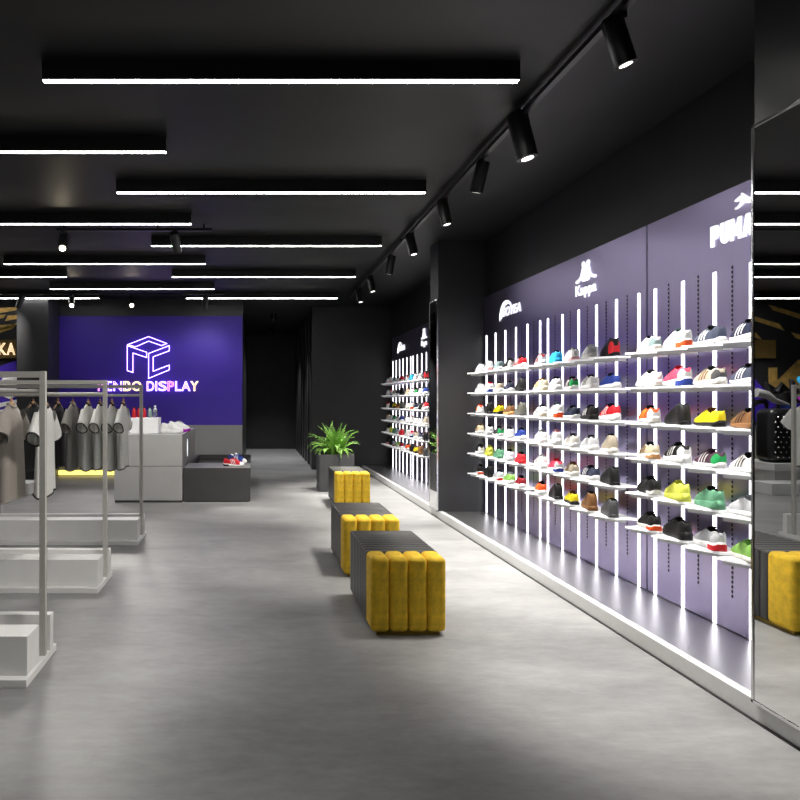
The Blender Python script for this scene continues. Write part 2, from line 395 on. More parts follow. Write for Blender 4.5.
def shoe_meshes(style):
    S = STY[style]
    sb = lambda t: lerp([(0,.010),(.05,.001),(.1,0),(.72,0),(.88,.005),(1,.017)], t)
    stp = lambda t: sb(t) + lerp([(0,S['hs']),(.35,S['hs']*.94),(.6,(S['hs']+S['ts'])/2*.95),(.8,S['ts']),(1,S['ts']*.8)], t)
    X = lambda t: (t-.5)*L_
    def sect(t):
        w = lerp(W_T, t)*.97; zb = stp(t)-.003; h = max(.004, lerp(S['zt'], t)-zb)
        o0, o1 = S['open']
        if o0 <= t <= o1:
            # walls lean in towards the collar, then a lined opening
            rim = .66 if style != 'slip' else .6
            half = [(1,0),(1.03,.3),(.99,.55),(.9,.78),(.8,.93),(rim+.06,1.0),(rim-.08,.97),(rim-.16,.62),(0,.5)]
        else:
            half = [(1,0),(1.03,.3),(.98,.52),(.86,.73),(.68,.88),(.48,.955),(.32,.985),(.16,.998),(0,1)]
        pts = [(X(t), w*a, zb+h*b) for a, b in half]
        return pts + [(x, -y, z) for x, y, z in pts[-2::-1]]
    rings = [sect(t) for t in TS]; n = 17
    V = [p for r in rings for p in r]; Fc = []; mi = []
    for i in range(len(TS)-1):
        for j in range(n-1):
            Fc.append((i*n+j, i*n+j+1, (i+1)*n+j+1, (i+1)*n+j))
            o0, o1 = S['open']
            mi.append(1 if (5 <= j <= 10 and TS[i+1] >= o0-.001 and TS[i] <= o1 and TS[i] >= o0-.05) else 0)
    Fc.append(tuple(range(n))[::-1]); mi.append(0)
    Fc.append(tuple((len(TS)-1)*n+j for j in range(n))); mi.append(0)
    out = {}
    up = mesh_from('upper', V, Fc, True)
    for p, m in zip(up.polygons, mi): p.material_index = m
    out['upper'] = (up, 2)
    # sole
    V = []; Fc = []
    for t in TS:
        w = lerp(W_T, t); fl = 1.08 if style != 'slip' else 1.02
        zb, zt = sb(t), stp(t)
        hh = [(0, zb), (w*.9, zb), (w*fl, zb+.004), (w*fl, (zb+zt)/2), (w*(fl+.01), zt-.004), (w*.98, zt), (0, zt)]
        ring = [(X(t)*(1.025), y, z) for y, z in hh] + [(X(t)*1.025, -y, z) for y, z in hh[-2:0:-1]]
        V += ring
    n = 12
    for i in range(len(TS)-1):
        for j in range(n):
            Fc.append((i*n+j, (i+1)*n+j, (i+1)*n+(j+1)%n, i*n+(j+1)%n))
    Fc.append(tuple(range(n))); Fc.append(tuple((len(TS)-1)*n+j for j in range(n))[::-1])
    out['sole'] = (mesh_from('sole', V, Fc, True), 1)
    # coloured block under the heel
    V = []; Fc = []; T2 = [0,.01,.03,.06,.1,.16,.24,.3]
    for t in T2:
        w = lerp(W_T, t)*1.11; zb = sb(t)+.0008; zt = zb+(stp(t)-zb)*.72
        xx = X(t)*1.03 - .0015
        V += [(xx, w*.9, zb), (xx, w, zb+.003), (xx, w, zt), (xx, -w, zt), (xx, -w, zb+.003), (xx, -w*.9, zb)]
    for i in range(len(T2)-1):
        for j in range(6): Fc.append((i*6+j, (i+1)*6+j, (i+1)*6+(j+1)%6, i*6+(j+1)%6))
    Fc.append((0,1,2,3,4,5)); Fc.append(tuple((len(T2)-1)*6+j for j in range(6))[::-1])
    out['heel_block'] = (mesh_from('heel_block', V, Fc, False), 1)
    def P(t, k, off):
        i = int(k); f = k-i
        s = sect(t); a = Vector(s[i]); b = Vector(s[min(i+1, 16)]); p = a.lerp(b, f)
        nrm = Vector((0, p.y, (p.z-.03)*.6)); nrm = nrm.normalized() if nrm.length > 1e-6 else Vector((0,0,1))
        return p + nrm*off
    # side stripes
    B = MB()
    for side in (0, 1):
        for c in (.40, .49, .58):
            Vv = []
            for q in range(7):
                u = q/6; tc = c + .05*(1-u) - .06*u; k = .4 + 3.4*u
                kk = k if side == 0 else 16-k
                for dt in (-.018, .018): Vv.append(P(tc+dt, kk, .0016))
            Ff = [(2*i, 2*i+1, 2*i+3, 2*i+2) for i in range(6)]
            B.add(Vv, Ff)
    out['stripe_pattern'] = (mesh_from('stripe_pattern', B.V, B.F, True), 1)
    # heel counter
    B = MB(); T3 = [0,.01,.03,.06,.1,.15,.2]
    for side in (0, 1):
        Vv = []
        for t in T3:
            kmax = 4.2 - t*12
            for q in range(5):
                k = .1+(kmax-.1)*q/4; kk = k if side == 0 else 16-k
                p = P(t, kk, .0015); p.x -= .0012; Vv.append(p)
        B.add(Vv, [(i*5+j, i*5+j+1, (i+1)*5+j+1, (i+1)*5+j) for i in range(len(T3)-1) for j in range(4)])
    w0 = [P(0, .1+4.1*q/4, .0015) for q in range(5)]; w1 = [P(0, 16-(.1+4.1*q/4), .0015) for q in range(5)]
    for p in w0+w1: p.x -= .0018
    B.add(w0+w1, [(i, i+1, 6+i, 5+i) for i in range(4)])
    out['heel_counter'] = (mesh_from('heel_counter', B.V, B.F, True), 1)
    # toe cap
    B = MB(); T4 = [.84,.87,.9,.93,.96,.985,1.]; Vv = []
    for t in T4:
        for q in range(13):
            kk = .1 + 15.8*q/12; p = P(t, kk, .0014); p.x += .001; Vv.append(p)
    B.add(Vv, [(i*13+j, i*13+j+1, (i+1)*13+j+1, (i+1)*13+j) for i in range(6) for j in range(12)])
    out['toe_cap'] = (mesh_from('toe_cap', B.V, B.F, True), 1)
    # tongue
    t1 = S['open'][1]; zt = lerp(S['zt'], t1+.02); B = MB(); Vv = []
    for u, (dx, dz) in enumerate([(.035,-.006),(.012,.0),(-.002,.006),(-.010,.012)]):
        for q in range(5):
            y = (q-2)/2*(.018+.002*u); Vv.append((X(t1)+dx, y, zt+dz-abs(q-2)*.002))
    nV = len(Vv); Vv += [(x-.006, y, z-.001) for x, y, z in Vv]
    Ff = []
    for i in range(3):
        for j in range(4):
            a = i*5+j; Ff.append((a, a+1, a+6, a+5)); Ff.append((nV+a, nV+a+5, nV+a+6, nV+a+1))
    for i in range(3): Ff.append((i*5, (i+1)*5, nV+(i+1)*5, nV+i*5)); Ff.append((i*5+4, nV+i*5+4, nV+(i+1)*5+4, (i+1)*5+4))
    for j in range(4): Ff.append((15+j, 16+j, nV+16+j, nV+15+j))
    B.add(Vv, Ff)
    out['tongue'] = (mesh_from('tongue', B.V, B.F, True), 1)
    # laces
    B = MB()
    for t in (.49, .545, .60, .655):
        B.tube([P(t, 4.6, .002), P(t+.01, 6.2, .003), P(t+.012, 8, .0035), P(t+.01, 9.8, .003), P(t, 11.4, .002)], .0032, 6)
    out['laces'] = (mesh_from('laces', B.V, B.F, True), 1)
    return out
SHOE = {k: shoe_meshes(k) for k in STY}
PAL = dict(white=(222,222,222), offw=(215,212,205), grey=(150,152,156), lgrey=(188,190,194), dgrey=(66,66,68), olive=(82,82,74), black=(13,13,14), navy=(34,40,62), blue=(30,52,128),
   cyan=(40,160,215), red=(190,28,40), dred=(130,18,32), pink=(232,70,96), orange=(225,80,30), yellow=(214,194,20), lime=(205,208,85), green=(128,176,84), mint=(92,146,114), tab=(30,150,80), brown=(112,76,42),
   tan=(190,140,90), cream=(205,190,160), beige=(165,155,138), plum=(66,40,56), teal=(118,138,140), lilac=(196,196,208), amber=(235,165,60), slate=(56,62,80), purple=(150,20,160), rose=(215,160,165))
def shoemat(c):
    return mat('shoe_'+c, s2l(*PAL[c]), .6, var=.1, scale=90, bump=.12, bscale=400, spec=.3)
for c in PAL: shoemat(c)
def put(parent, style, part, cols):
    me, k = SHOE[style][part]
    while len(me.materials) < k: me.materials.append(None)
    o = link(bpy.data.objects.new(part, me), parent)
    for i, c in enumerate(cols[:k]):
        o.material_slots[i].link = 'OBJECT'; o.material_slots[i].material = MATS['shoe_'+c]
    return o
def shoe(spec, desc, loc, rz, group, sc_=1., tall=1., name='sneaker'):
    style, up, so, li = spec[:4]; ex = dict(e.split('=') for e in spec[4:])
    o = empty(name, loc, rz); o.scale = (sc_, sc_, sc_*tall)
    put(o, style, 'upper', [up, li]); put(o, style, 'sole', [so])
    if style != 'slip':
        put(o, style, 'tongue', [ex.get('tongue', li)]); put(o, style, 'laces', [ex.get('laces', up)])
    for k, part in (('stripes','stripe_pattern'), ('heel','heel_block'), ('back','heel_counter'), ('toe','toe_cap')):
        if k in ex: put(o, style, part, [ex[k]])
    tag(o, desc, 'shoe', group)
    return o
# every row from the far end of a bay to its near end
ROWS = {
 'arc': [
  [('low white white grey', 'white low sneaker'), ('chunk white white grey stripes=lgrey heel=rose', 'white and grey mesh sneaker'), ('low teal white slate', 'teal grey sneaker with white sole'), ('low black white black back=white', 'black sneaker with white heel'), ('run red white black stripes=white', 'red sneaker with black collar')],
  [('low white white lgrey stripes=grey', 'white sneaker with grey side bars'), ('run white white pink toe=pink heel=blue back=white', 'white sneaker with pink top'), ('run beige white dgrey stripes=white', 'beige patterned sneaker'), ('low navy white black', 'navy sneaker with white sole'), ('slip black black black', 'black high slip-on')],
  [('run orange white dred back=white stripes=amber', 'orange sneaker with white heel'), ('slip black black black', 'black slip-on mound-shaped shoe'), ('low yellow black brown', 'yellow sneaker with black sole'), ('low brown tan dgrey', 'brown low sneaker'), ('slip olive dgrey black', 'olive grey slip-on')],
  [('run cream white brown stripes=tan', 'cream sneaker with tan bars'), ('run white lgrey black toe=white', 'white sneaker with black collar'), ('low dgrey white black back=tab', 'dark sneaker with green heel'), ('low lgrey white black back=white', 'pale grey sneaker with black collar'), ('run blue white navy', 'blue sneaker with white sole')],
  [('low black white black back=white', 'black sneaker with white back'), ('run lime lime lime', 'lime yellow sneaker'), ('run mint mint dgrey', 'mint green sneaker'), ('run lilac lgrey black', 'lilac grey sneaker'), ('run red red black', 'all red sneaker')],
  [('low black white black heel=orange', 'black sneaker with orange heel'), ('slip black black black', 'black high sneaker'), ('low lgrey white navy heel=red', 'grey sneaker with red sole'), ('run green white lgrey', 'lime green sneaker with white sole'), ('run dred white black', 'dark red sneaker with white sole')]],
 'pair': [
  [('run dred white grey back=white stripes=white', 'dark red sneaker with white heel'), ('run cyan cyan navy', 'cyan blue sneaker with navy collar'), ('run white white grey heel=rose', 'white sneaker with rose heel'), ('run white white lgrey back=lgrey', 'white sneaker with grey heel patch'), ('slip black black black back=red', 'black tall sneaker with red heel')],
  [('run cream white tan stripes=tan heel=cream', 'cream and tan sneaker'), ('run white white black toe=white tongue=black', 'white sneaker with black tongue'), ('low plum white black back=tab stripes=white', 'plum sneaker with green heel tab'), ('run white white black stripes=black', 'white sneaker with black stripes'), ('run blue white navy', 'royal blue sneaker with white sole')],
  [('run white white navy stripes=teal heel=beige', 'white sneaker with navy collar'), ('chunk white white teal heel=orange', 'white sneaker with orange heel'), ('low navy white black', 'navy low sneaker with white sole'), ('run black black black stripes=white', 'black sneaker with white stripes'), ('chunk red white black stripes=white', 'red and white basketball sneaker')],
  [('run white white grey toe=lgrey', 'white and grey sneaker'), ('chunk white white rose stripes=lilac', 'white and rose sneaker'), ('run offw white dgrey', 'off-white sneaker with dark collar'), ('run lgrey white dgrey', 'pale grey sneaker'), ('high beige offw black', 'beige grey high sneaker')],
  [('chunk white white white stripes=lgrey', 'plain white sneaker'), ('run pink white red back=lgrey heel=blue', 'pink and red sneaker with white sole'), ('run beige offw brown stripes=brown', 'beige sneaker with brown bars'), ('run navy white black toe=white back=slate stripes=white', 'navy sneaker with white stripes'), ('slip black black black', 'black pointed high sneaker')],
  [('run orange white black stripes=amber', 'orange red sneaker with amber stripes'), ('slip black black black', 'black dome-shaped slip-on'), ('low yellow black brown', 'yellow sneaker with black sole'), ('high brown brown black', 'brown suede high sneaker'), ('slip dgrey dgrey black', 'dark grey high slip-on')]],
 'cat': [
  [None, ('run navy white black stripes=white', 'navy sneaker with white stripes'), ('low slate white dgrey stripes=white', 'slate grey sneaker with white stripes'), ('chunk white white teal heel=orange back=white', 'white sneaker with orange heel'), ('run white offw navy stripes=teal back=teal heel=offw', 'white sneaker with teal grey bars')],
  [None, ('run slate white black stripes=white', 'slate blue sneaker with white stripes'), ('run beige offw dgrey stripes=brown back=dgrey', 'beige sneaker with brown stripes'), ('chunk pink white red back=lgrey heel=blue', 'red and pink sneaker with blue heel'), ('run white white dgrey stripes=lgrey heel=offw', 'white sneaker with grey top')],
  [None, ('run brown brown black stripes=black', 'brown sneaker with black stripes'), ('low yellow black brown', 'yellow sneaker with brown collar'), ('slip black black black', 'big black slip-on'), ('run orange white black stripes=amber heel=offw back=white', 'orange red sneaker with white heel')],
  [None, ('low white white black stripes=black', 'white shell-toe sneaker with black stripes'), ('low plum white plum stripes=white back=tab', 'plum sneaker with green tab'), ('chunk black white black back=white stripes=white', 'black and white chunky sneaker'), ('run cream white navy stripes=brown heel=tan', 'cream sneaker with brown bars')],
  [None, ('run lgrey white grey', 'pale grey sneaker'), ('chunk mint mint black', 'mint green sneaker with black collar'), ('chunk lime lime lime', 'lime yellow sneaker'), ('run black black black heel=white stripes=dgrey', 'black sneaker with white heel block')],
  [None, ('run green offw green toe=green', 'lime green sneaker with pale sole'), ('chunk grey white black heel=red back=lgrey', 'grey sneaker with red heel'), ('chunk black black black', 'all black running sneaker'), ('run black offw black heel=orange', 'black sneaker with orange heel')]],
}
ROWN = ['on the top shelf', 'on the second shelf', 'on the third shelf', 'on the fourth shelf', 'on the fifth shelf', 'on the bottom shelf']
BAYN = {'cat': 'below the leaping cat', 'pair': 'below the seated pair', 'arc': 'below the arc sign', 'fpair': 'just beyond the column', 'farc': 'farthest by the back wall'}
SKIP = {('fpair', k) for k in ()}
for bay in ('arc', 'pair', 'cat', 'farc', 'fpair'):
    src = {'farc': 'arc', 'fpair': 'pair'}.get(bay, bay)
    for r in range(6):
        row = ROWS[src][r]
        for i, it in enumerate(row):
            if it is None: continue
            # rows of the near bay are listed near to far, the others far to near
            slot = i if bay == 'cat' else 4-i
            spec, desc = it
            lab = '%s %s %s' % (desc, ROWN[r], BAYN[bay])
            rz = PI/2 - math.radians(11 + R.uniform(-5, 5))
            y = BAYS[bay] + slot*PITCH + .168
            shoe(spec.split(), lab, (XP-.118, y, ROWZ[r]+.0003), rz, 'sneakers on the wall shelves', 1.0*R.uniform(.97, 1.03), 1.08)

# ------------------------------------------------------------------ benches
def make_bench():
    root = empty('bench')
    Wd, L, H = .446, .91, .46
    MB().box(.035, Wd-.035, .03, L-.02, 0, .045).build('plinth', mat('bench_base', (.25, .16, .012), .6), root)
    b = MB(); n = 10; y0 = .20; st = (L-y0)/n
    for k in range(n): b.bevbox(.0, Wd, y0+k*st, y0+(k+1)*st, .03, H, .014, 3)
    b.build('ribbed_seat', M_rib, root, smooth=True)
    w = Wd/4
    cm = MB().bevbox(0, w, 0, .215, .022, H+.006, .031, 6)
    me = None
    for k in range(4):
        if me is None: o = cm.build('cushion_roll', M_yel, root, smooth=True); me = o.data
        else: o = link(bpy.data.objects.new('cushion_roll', me), root)
        o.location = (k*w, 0, 0)
    return root
bench = make_bench()
for i, (x, y, lab) in enumerate([(.70, 4.14, 'nearest black ribbed bench with mustard yellow rolled velvet front'),
                                 (.715, 5.52, 'middle black ribbed bench with mustard velvet end, partly behind the nearest bench'),
                                 (1.065, 9.0, 'farthest black and mustard bench standing in front of the potted fern')]):
    o = bench if i == 0 else copy_tree(bench)
    o.location = (x, y, 0); tag(o, lab, 'bench', 'yellow and black benches along the aisle')

# ------------------------------------------------------------------ potted fern
pf = empty('potted_fern', (1.28, 10.93, 0))
b = MB(); a, h = .265, .565
b.box(-a, a, -a, a, 0, h-.04); b.box(-a, -a+.03, -a, a, h-.04, h); b.box(a-.03, a, -a, a, h-.04, h); b.box(-a+.03, a-.03, -a, -a+.03, h-.04, h); b.box(-a+.03, a-.03, a-.03, a, h-.04, h)
b.build('planter', M_pot, pf)
MB().box(-a+.03, a-.03, -a+.03, a-.03, h-.04, h-.015).build('soil', M_soil, pf)
fb = MB()
for k in range(64):
    az = R.uniform(0, 2*PI); up = R.random()
    ln = R.uniform(.34, .6); lean = R.uniform(.1, .45) if up < .5 else R.uniform(.5, 1.15)
    p = Vector((R.uniform(-.09, .09), R.uniform(-.09, .09), h-.03)); el = PI/2 - lean*.5
    pts = [p.copy()]; N = 15
    for s in range(N):
        el -= lean*.13*(.5+s/N*1.3)
        p = p + Vector((math.cos(az)*math.cos(el), math.sin(az)*math.cos(el), math.sin(el)))*ln/N
        pts.append(p.copy())
    fb.tube(pts[::3], .0025, 4)
    side = Vector((-math.sin(az), math.cos(az), 0))
    for s in range(2, N+1):
        u = s/N; wl = .075*math.sin(PI*min(1, .18+u*.85))*ln/.5 + .006
        d = (pts[s]-pts[s-1]).normalized(); nn = d.cross(side)
        for sg in (-1, 1):
            for q in (0, .5):
                c = pts[s-1].lerp(pts[s], q)
                tip = c + side*sg*wl + d*wl*.45 - nn*.012*R.uniform(-1, 1) - Vector((0,0,wl*.18))
                mid = c.lerp(tip, .5)
                fb.add([c, mid - d*.008, tip, mid + d*.008], [(0,1,2,3)])
fb.build('foliage', M_leaf, pf)
tag(pf, 'bushy green fern in a square charcoal planter behind the farthest bench', 'plant')

# ------------------------------------------------------------------ clothes racks
XE = -1.10
def make_rack():
    root = empty('clothes_rack')                       # local: x from 0 (right end) to -2.3, y 0 = front of the base plate
    LN = 2.3
    MB().box(-LN, .0, 0, .52, 0, .04).build('base_plate', M_plinth, root, bevel=.003)
    MB().box(-LN, -.012, .05, .235, .04, .235).build('plinth_box', M_plinth, root, bevel=.003)
    MB().box(-LN, -.0, .40, .46, .04, .235).build('back_board', M_plinth, root, bevel=.003)
    t = .016
    pm = MB().box(-t, t, -t, t, .04, 1.553)
    p = pm.build('post', M_rack, root, bevel=.002); p.location = (-.02, .335, 0)
    q = link(bpy.data.objects.new('post', p.data), root); q.location = (-LN+.04, .335, 0)
    r = MB().box(-LN+.04+t, -.02-t, -t, t, -t, t).build('top_rail', M_rack, root); r.location = (0, .335, 1.536)
    q = MB().tube([(-LN+.04+t, 0, 0), (-.02-t, 0, 0)], .012, 10).build('hanging_rail', M_rack, root); q.location = (0, .335, 1.446)
    return root
rk = make_rack()
for i, (y, lab) in enumerate([(3.40, 'nearest grey steel clothes rack on a white plinth at the left edge'),
                              (5.06, 'middle clothes rack carrying the long taupe shirt and large pale tee'),
                              (6.74, 'farthest clothes rack carrying the row of small grey tees')]):
    o = rk if i == 0 else copy_tree(rk)
    o.location = (XE - (.0, .02, .01)[i], y, 0); tag(o, lab, 'clothes rack', 'clothes racks along the left side')
RAILY = [3.735, 5.395, 7.075]

def tee_meshes(length, hw, thick, seed):
    rr = random.Random(seed)
    ph = [rr.uniform(0, 6.28) for _ in range(4)]
    n = 28; rows = 12; V = []; Fc = []
    for i in range(rows+1):
        v = i/rows                                     # 0 hem -> 1 shoulder
        z = -length*(1-v)
        a = hw*(1.0 - .05*math.sin(v*PI)) if v < .8 else hw*(1.0-.02*(v-.8))
        bth = thick*(1.15 - .35*v) if v < .85 else thick*(.85-.7*(v-.85)/.15)
        for j in range(n):
            t = 2*PI*j/n; c, s = math.cos(t), math.sin(t)
            f = 1 + (.16*math.sin(3*t+ph[0]) + .14*math.sin(5*t+ph[1]+v*2))*(1-v)**.8
            x = a*c*(1+.03*math.sin(2*t+ph[2])*(1-v)); y = bth*f*math.copysign(abs(s)**.8, s)
            zz = z - .075*(abs(c)**1.3)*max(0, (v-.55)/.45) + .012*math.sin(2*t+ph[3])*(1-v)
            if v == 1 and abs(x) < .09: zz -= .02 if s < 0 else .005
            V.append((x, y, zz))
    for i in range(rows):
        for j in range(n): Fc.append((i*n+j, i*n+(j+1)%n, (i+1)*n+(j+1)%n, (i+1)*n+j))
    # close the shoulder seam outside the neck
    top = rows*n
    for j in range(n):
        jj = (n-j) % n
        if j < jj - 1 and j+1 <= n//2:
            x0 = V[top+j][0]; x1 = V[top+j+1][0]
            if min(abs(x0), abs(x1)) > .075: Fc.append((top+j, top+j+1, top+(n-j-1) % n, top+jj))
    body = mesh_from('body', V, Fc, True)
    hem = MB(); hv = [Vector(V[j]) for j in range(n)]; hem.tube(hv+[hv[0]], .006, 6, False)
    sl = []
    for sg in (-1, 1):
        B = MB(); rows2 = 5; m = 16; Vv = []
        for i in range(rows2+1):
            u = i/rows2
            cx = sg*(hw*.86 + .15*u); cz = -.125 - .13*u
            ra = .105 - .012*u; rb = thick*(.8+.35*u)
            ax = Vector((sg*.55, 0, -.83)); per = Vector((sg*.83, 0, .55))
            for j in range(m):
                t = 2*PI*j/m
                Vv.append(Vector((cx, 0, cz)) + per*ra*math.cos(t) + Vector((0, 1, 0))*rb*math.sin(t)*(1+.1*math.sin(3*t+ph[0])))
        B.add(Vv, [(i*m+j, i*m+(j+1)%m, (i+1)*m+(j+1)%m, (i+1)*m+j) for i in range(rows2) for j in range(m)])
        cuff = MB(); cv = Vv[-m:]; cuff.tube(cv+[cv[0]], .006, 6, False)
        sl.append((mesh_from('sleeve', B.V, B.F, True), mesh_from('cuff', cuff.V, cuff.F, True)))
    col = MB(); cp = [(.088*math.cos(2*PI*j/16), thick*.32*math.sin(2*PI*j/16), -.012 - (.028 if math.sin(2*PI*j/16) < 0 else 0)*abs(math.sin(2*PI*j/16))) for j in range(17)]
    col.tube(cp, .011, 6, False)
    return body, mesh_from('hem', hem.V, hem.F, True), sl, mesh_from('collar', col.V, col.F, True)
TEE = {'tee': tee_meshes(.67, .235, .043, 3), 'tee2': tee_meshes(.66, .23, .040, 9), 'long': tee_meshes(.74, .25, .065, 5)}
def fabric(n, c): return mat(n, s2l(*c), .85, var=.06, scale=60, bump=.2, bscale=500)
FB = {'pale': fabric('pale_grey_cotton', (226,226,222)), 'grey': fabric('grey_cotton', (206,206,203)), 'taupe': fabric('taupe_linen', (165,158,150)), 'black': fabric('black_cotton', (26,26,27)), 'dgrey': fabric('dark_grey_cotton', (128,125,121)), 'trim': fabric('charcoal_trim', (44,44,44))}
def hanger_mesh():
    w = MB().tube([(-.19,0,-.075),(-.15,0,-.05),(-.05,0,-.012),(0,0,.0),(.05,0,-.012),(.15,0,-.05),(.19,0,-.075)], [.009,.011,.012,.016,.012,.011,.009], 8)
    w.tube([(0,0,-.01),(0,0,.035)], [.014,.009], 8)
    hk = MB().tube([(0,0,.03),(0,0,.062)] + [(.0, .018-.018*math.cos(a)-.0, .062+.02*math.sin(a)) for a in [PI*.15*i for i in range(1,8)]], .0022, 6)
    return mesh_from('bar', w.V, w.F, True), mesh_from('hook', hk.V, hk.F, True)
HG = hanger_mesh()
def garment(kind, x, rack, rz, fab, trim, name, lab, hlab, sc_=1.):
    y = RAILY[rack]; z = 1.446 + .012 - .082
    hg = empty('coat_hanger', (x, y-.002, z), rz)
    for me, nm, m in ((HG[0], 'bar', M_wood), (HG[1], 'hook', M_chrome)):
        o = link(bpy.data.objects.new(nm, me), hg); o.data.materials.clear(); o.data.materials.append(m)
    tag(hg, hlab, 'hanger', 'wooden hangers on the racks')
    t = empty(name, (x, y-.002, z+.008), rz); t.scale = (sc_,)*3
    body, hem, sl, col = TEE[kind]
    def p(nm, me, m, par):
        while len(me.materials) < 1: me.materials.append(None)
        o = link(bpy.data.objects.new(nm, me), par); o.material_slots[0].link = 'OBJECT'; o.material_slots[0].material = m; return o
    bo = p('body', body, FB[fab], t); p('hem', hem, FB[trim], bo)
    for a, c in sl:
        s = p('sleeve', a, FB[fab], t); p('cuff', c, FB[trim], s)
    p('collar', col, FB[trim], t)
    tag(t, lab, 'shirt', 'shirts on the clothes racks')
rd = math.radians
garment('long', -1.86, 1, rd(95), 'taupe', 'taupe', 'shirt', 'long taupe shirt hanging at the left end of the middle rack', 'hanger inside the long taupe shirt on the middle rack')
garment('tee', -1.60, 1, rd(94), 'pale', 'trim', 't_shirt', 'large pale tee with dark trim hanging behind the nearest rack post', 'hanger inside the large pale tee behind the nearest post', 1.05)
garment('tee', -2.22, 2, rd(88), 'black', 'black', 't_shirt', 'black tee hanging behind the large pale tee', 'hanger inside the black tee behind the large pale tee')
garment('tee2', -1.97, 2, rd(92), 'black', 'black', 't_shirt', 'black tee hanging left of the taupe grey tee on the farthest rack', 'hanger inside the black tee beside the taupe grey tee')
garment('tee', -1.82, 2, rd(93), 'dgrey', 'dgrey', 't_shirt', 'taupe grey tee between the black tee and four pale grey tees', 'hanger inside the taupe grey tee on the farthest rack')
for k, (x, s) in enumerate([(-1.665, 'first'), (-1.545, 'second'), (-1.425, 'third'), (-1.31, 'last')]):
    garment('tee2' if k % 2 else 'tee', x, 2, rd(93), 'pale' if k % 2 else 'grey', 'trim', 't_shirt',
            '%s from the left of four pale grey dark-trimmed tees on the farthest rack' % s, 'hanger inside the %s pale grey tee of four on the farthest rack' % s)

# ------------------------------------------------------------------ reception
rc = empty('reception_counter', (-1.43, 9.55, 0))
hw = .465
MB().box(-hw, hw, .0, 2.1, .03, .492).build('lower_front', M_ctr, rc, bevel=.002)
MB().box(-hw, hw, .0, 2.1, .498, .92).build('upper_front', M_ctr, rc, bevel=.002)
MB().box(-hw+.01, hw-.01, .01, 2.09, .0, .03).build('toe_kick', M_dark, rc)
MB().box(-hw+.004, hw-.004, .004, 2.09, .49, .5).build('seam', M_dark, rc)
MB().box(-hw-.004, hw+.004, -.004, 2.1, .92, .937).build('countertop', M_ctrtop, rc, bevel=.002)
MB().tube([(hw+.001, .9, .72), (hw+.004, .9, .72)], .001, 4)
b = MB(); ov = [(hw+.0015, .75+.06*math.cos(2*PI*j/20), .70+.13*math.sin(2*PI*j/20)) for j in range(20)]
b.add(ov, [tuple(range(20))]).build('oval_glint', mat('oval_glint_glow', (.9,.9,.9), .4, var=0, emit=(1,1,1), estr=1.2), rc)  # glint on the counter side, put in as a glowing oval
tag(rc, 'tall grey reception counter standing in front of the purple wall', 'counter')
db = empty('display_box', (-.497, 9.6, 0)); hw2 = .46
b = MB().box(-hw2, hw2, 0, 2.4, 0.012, .40)
b.build('body', M_dark, db)
b = MB().box(-hw2, hw2, 0, .75, .40, .467).box(-hw2, -hw2+.04, .75, 2.36, .40, .467).box(hw2-.04, hw2, .75, 2.36, .40, .467).box(-hw2, hw2, 2.36, 2.4, .40, .467)
b.build('rim', M_dark, db)
MB().box(-hw2, hw2-.0, .0, .75, .467, .469).build('ledge_top', M_darkrim, db)
MB().box(-hw2+.04, hw2-.04, .75, 2.36, .40, .404).build('well', M_blackin, db)
MB().box(-hw2+.02, hw2-.02, .02, 2.38, 0, .012).build('toe_kick', M_metalblk, db)
tag(db, 'low charcoal display box with black recessed top beside the counter', 'display unit')
shoe('run red white black stripes=white toe=white heel=black'.split(), 'red white and black sneaker on the charcoal display box', (-.27, 9.85, .4692), rd(-16), 'sneakers at the reception', 1.12, 1.1)
shoe('run blue white white stripes=white toe=white'.split(), 'blue and white sneaker behind the red one on charcoal box', (-.22, 10.2, .4692), rd(-30), 'sneakers at the reception', 1.15, 1.35)
shoe('chunk white white lgrey stripes=lgrey'.split(), 'white sneaker at the front edge of the reception counter', (-1.125, 9.74, .9372), rd(-14), 'sneakers at the reception', 1.2, 1.15)
shoe('chunk white purple black toe=white'.split(), 'white sneaker with purple sole on the reception counter', (-1.06, 10.15, .9372), rd(-16), 'sneakers at the reception', 1.2, 1.25)
wb = empty('crate', (-1.52, 9.9, .9372))
MB().box(-.2, .2, -.15, .15, .0, .215).build('body', mat('white_box', (.85,.85,.86), .45, var=.02), wb, bevel=.004)
b = MB()
for k in range(14):
    x = -.19 + k*.0285; b.box(x, x+.012, -.154, -.15, .004, .211)
b.build('pleats', MATS['white_box'], wb)
tag(wb, 'white pleated box carrying small bottles on the counter', 'box')
M_glass = mat('clear_bottle', (.9, .95, .97), .08, var=0, trans=.85)
M_redl = mat('red_bottle', (.5, .015, .02), .3, var=.1)
M_grn = mat('green_tint_bottle', (.45, .6, .56), .2, var=.05, trans=.5)
def bottle(x, y, m, capm, lab, h=.155):
    o = empty('bottle', (x, y, .9372+.2153))
    MB().lathe([(.028,0),(.031,.01),(.031,h*.6),(.024,h*.74),(.013,h*.83),(.013,h*.9)], 16).build('body', m, o, smooth=True)
    MB().lathe([(.016,h*.88),(.016,h)], 12).build('cap', capm, o)
    tag(o, lab, 'bottle', 'bottles on the white box')
for k, (x, s) in enumerate([(-1.675, 'first'), (-1.605, 'second'), (-1.535, 'third')]):
    bottle(x, 9.86, M_redl, M_metalblk, '%s from the left of three red bottles with black caps on white box' % s)
bottle(-1.455, 9.87, M_grn, M_metalblk, 'greenish bottle between red bottles and clear bottle on white box')
bottle(-1.38, 9.86, M_glass, MATS['white_box'], 'clear bottle at the right end of the white box', .17)

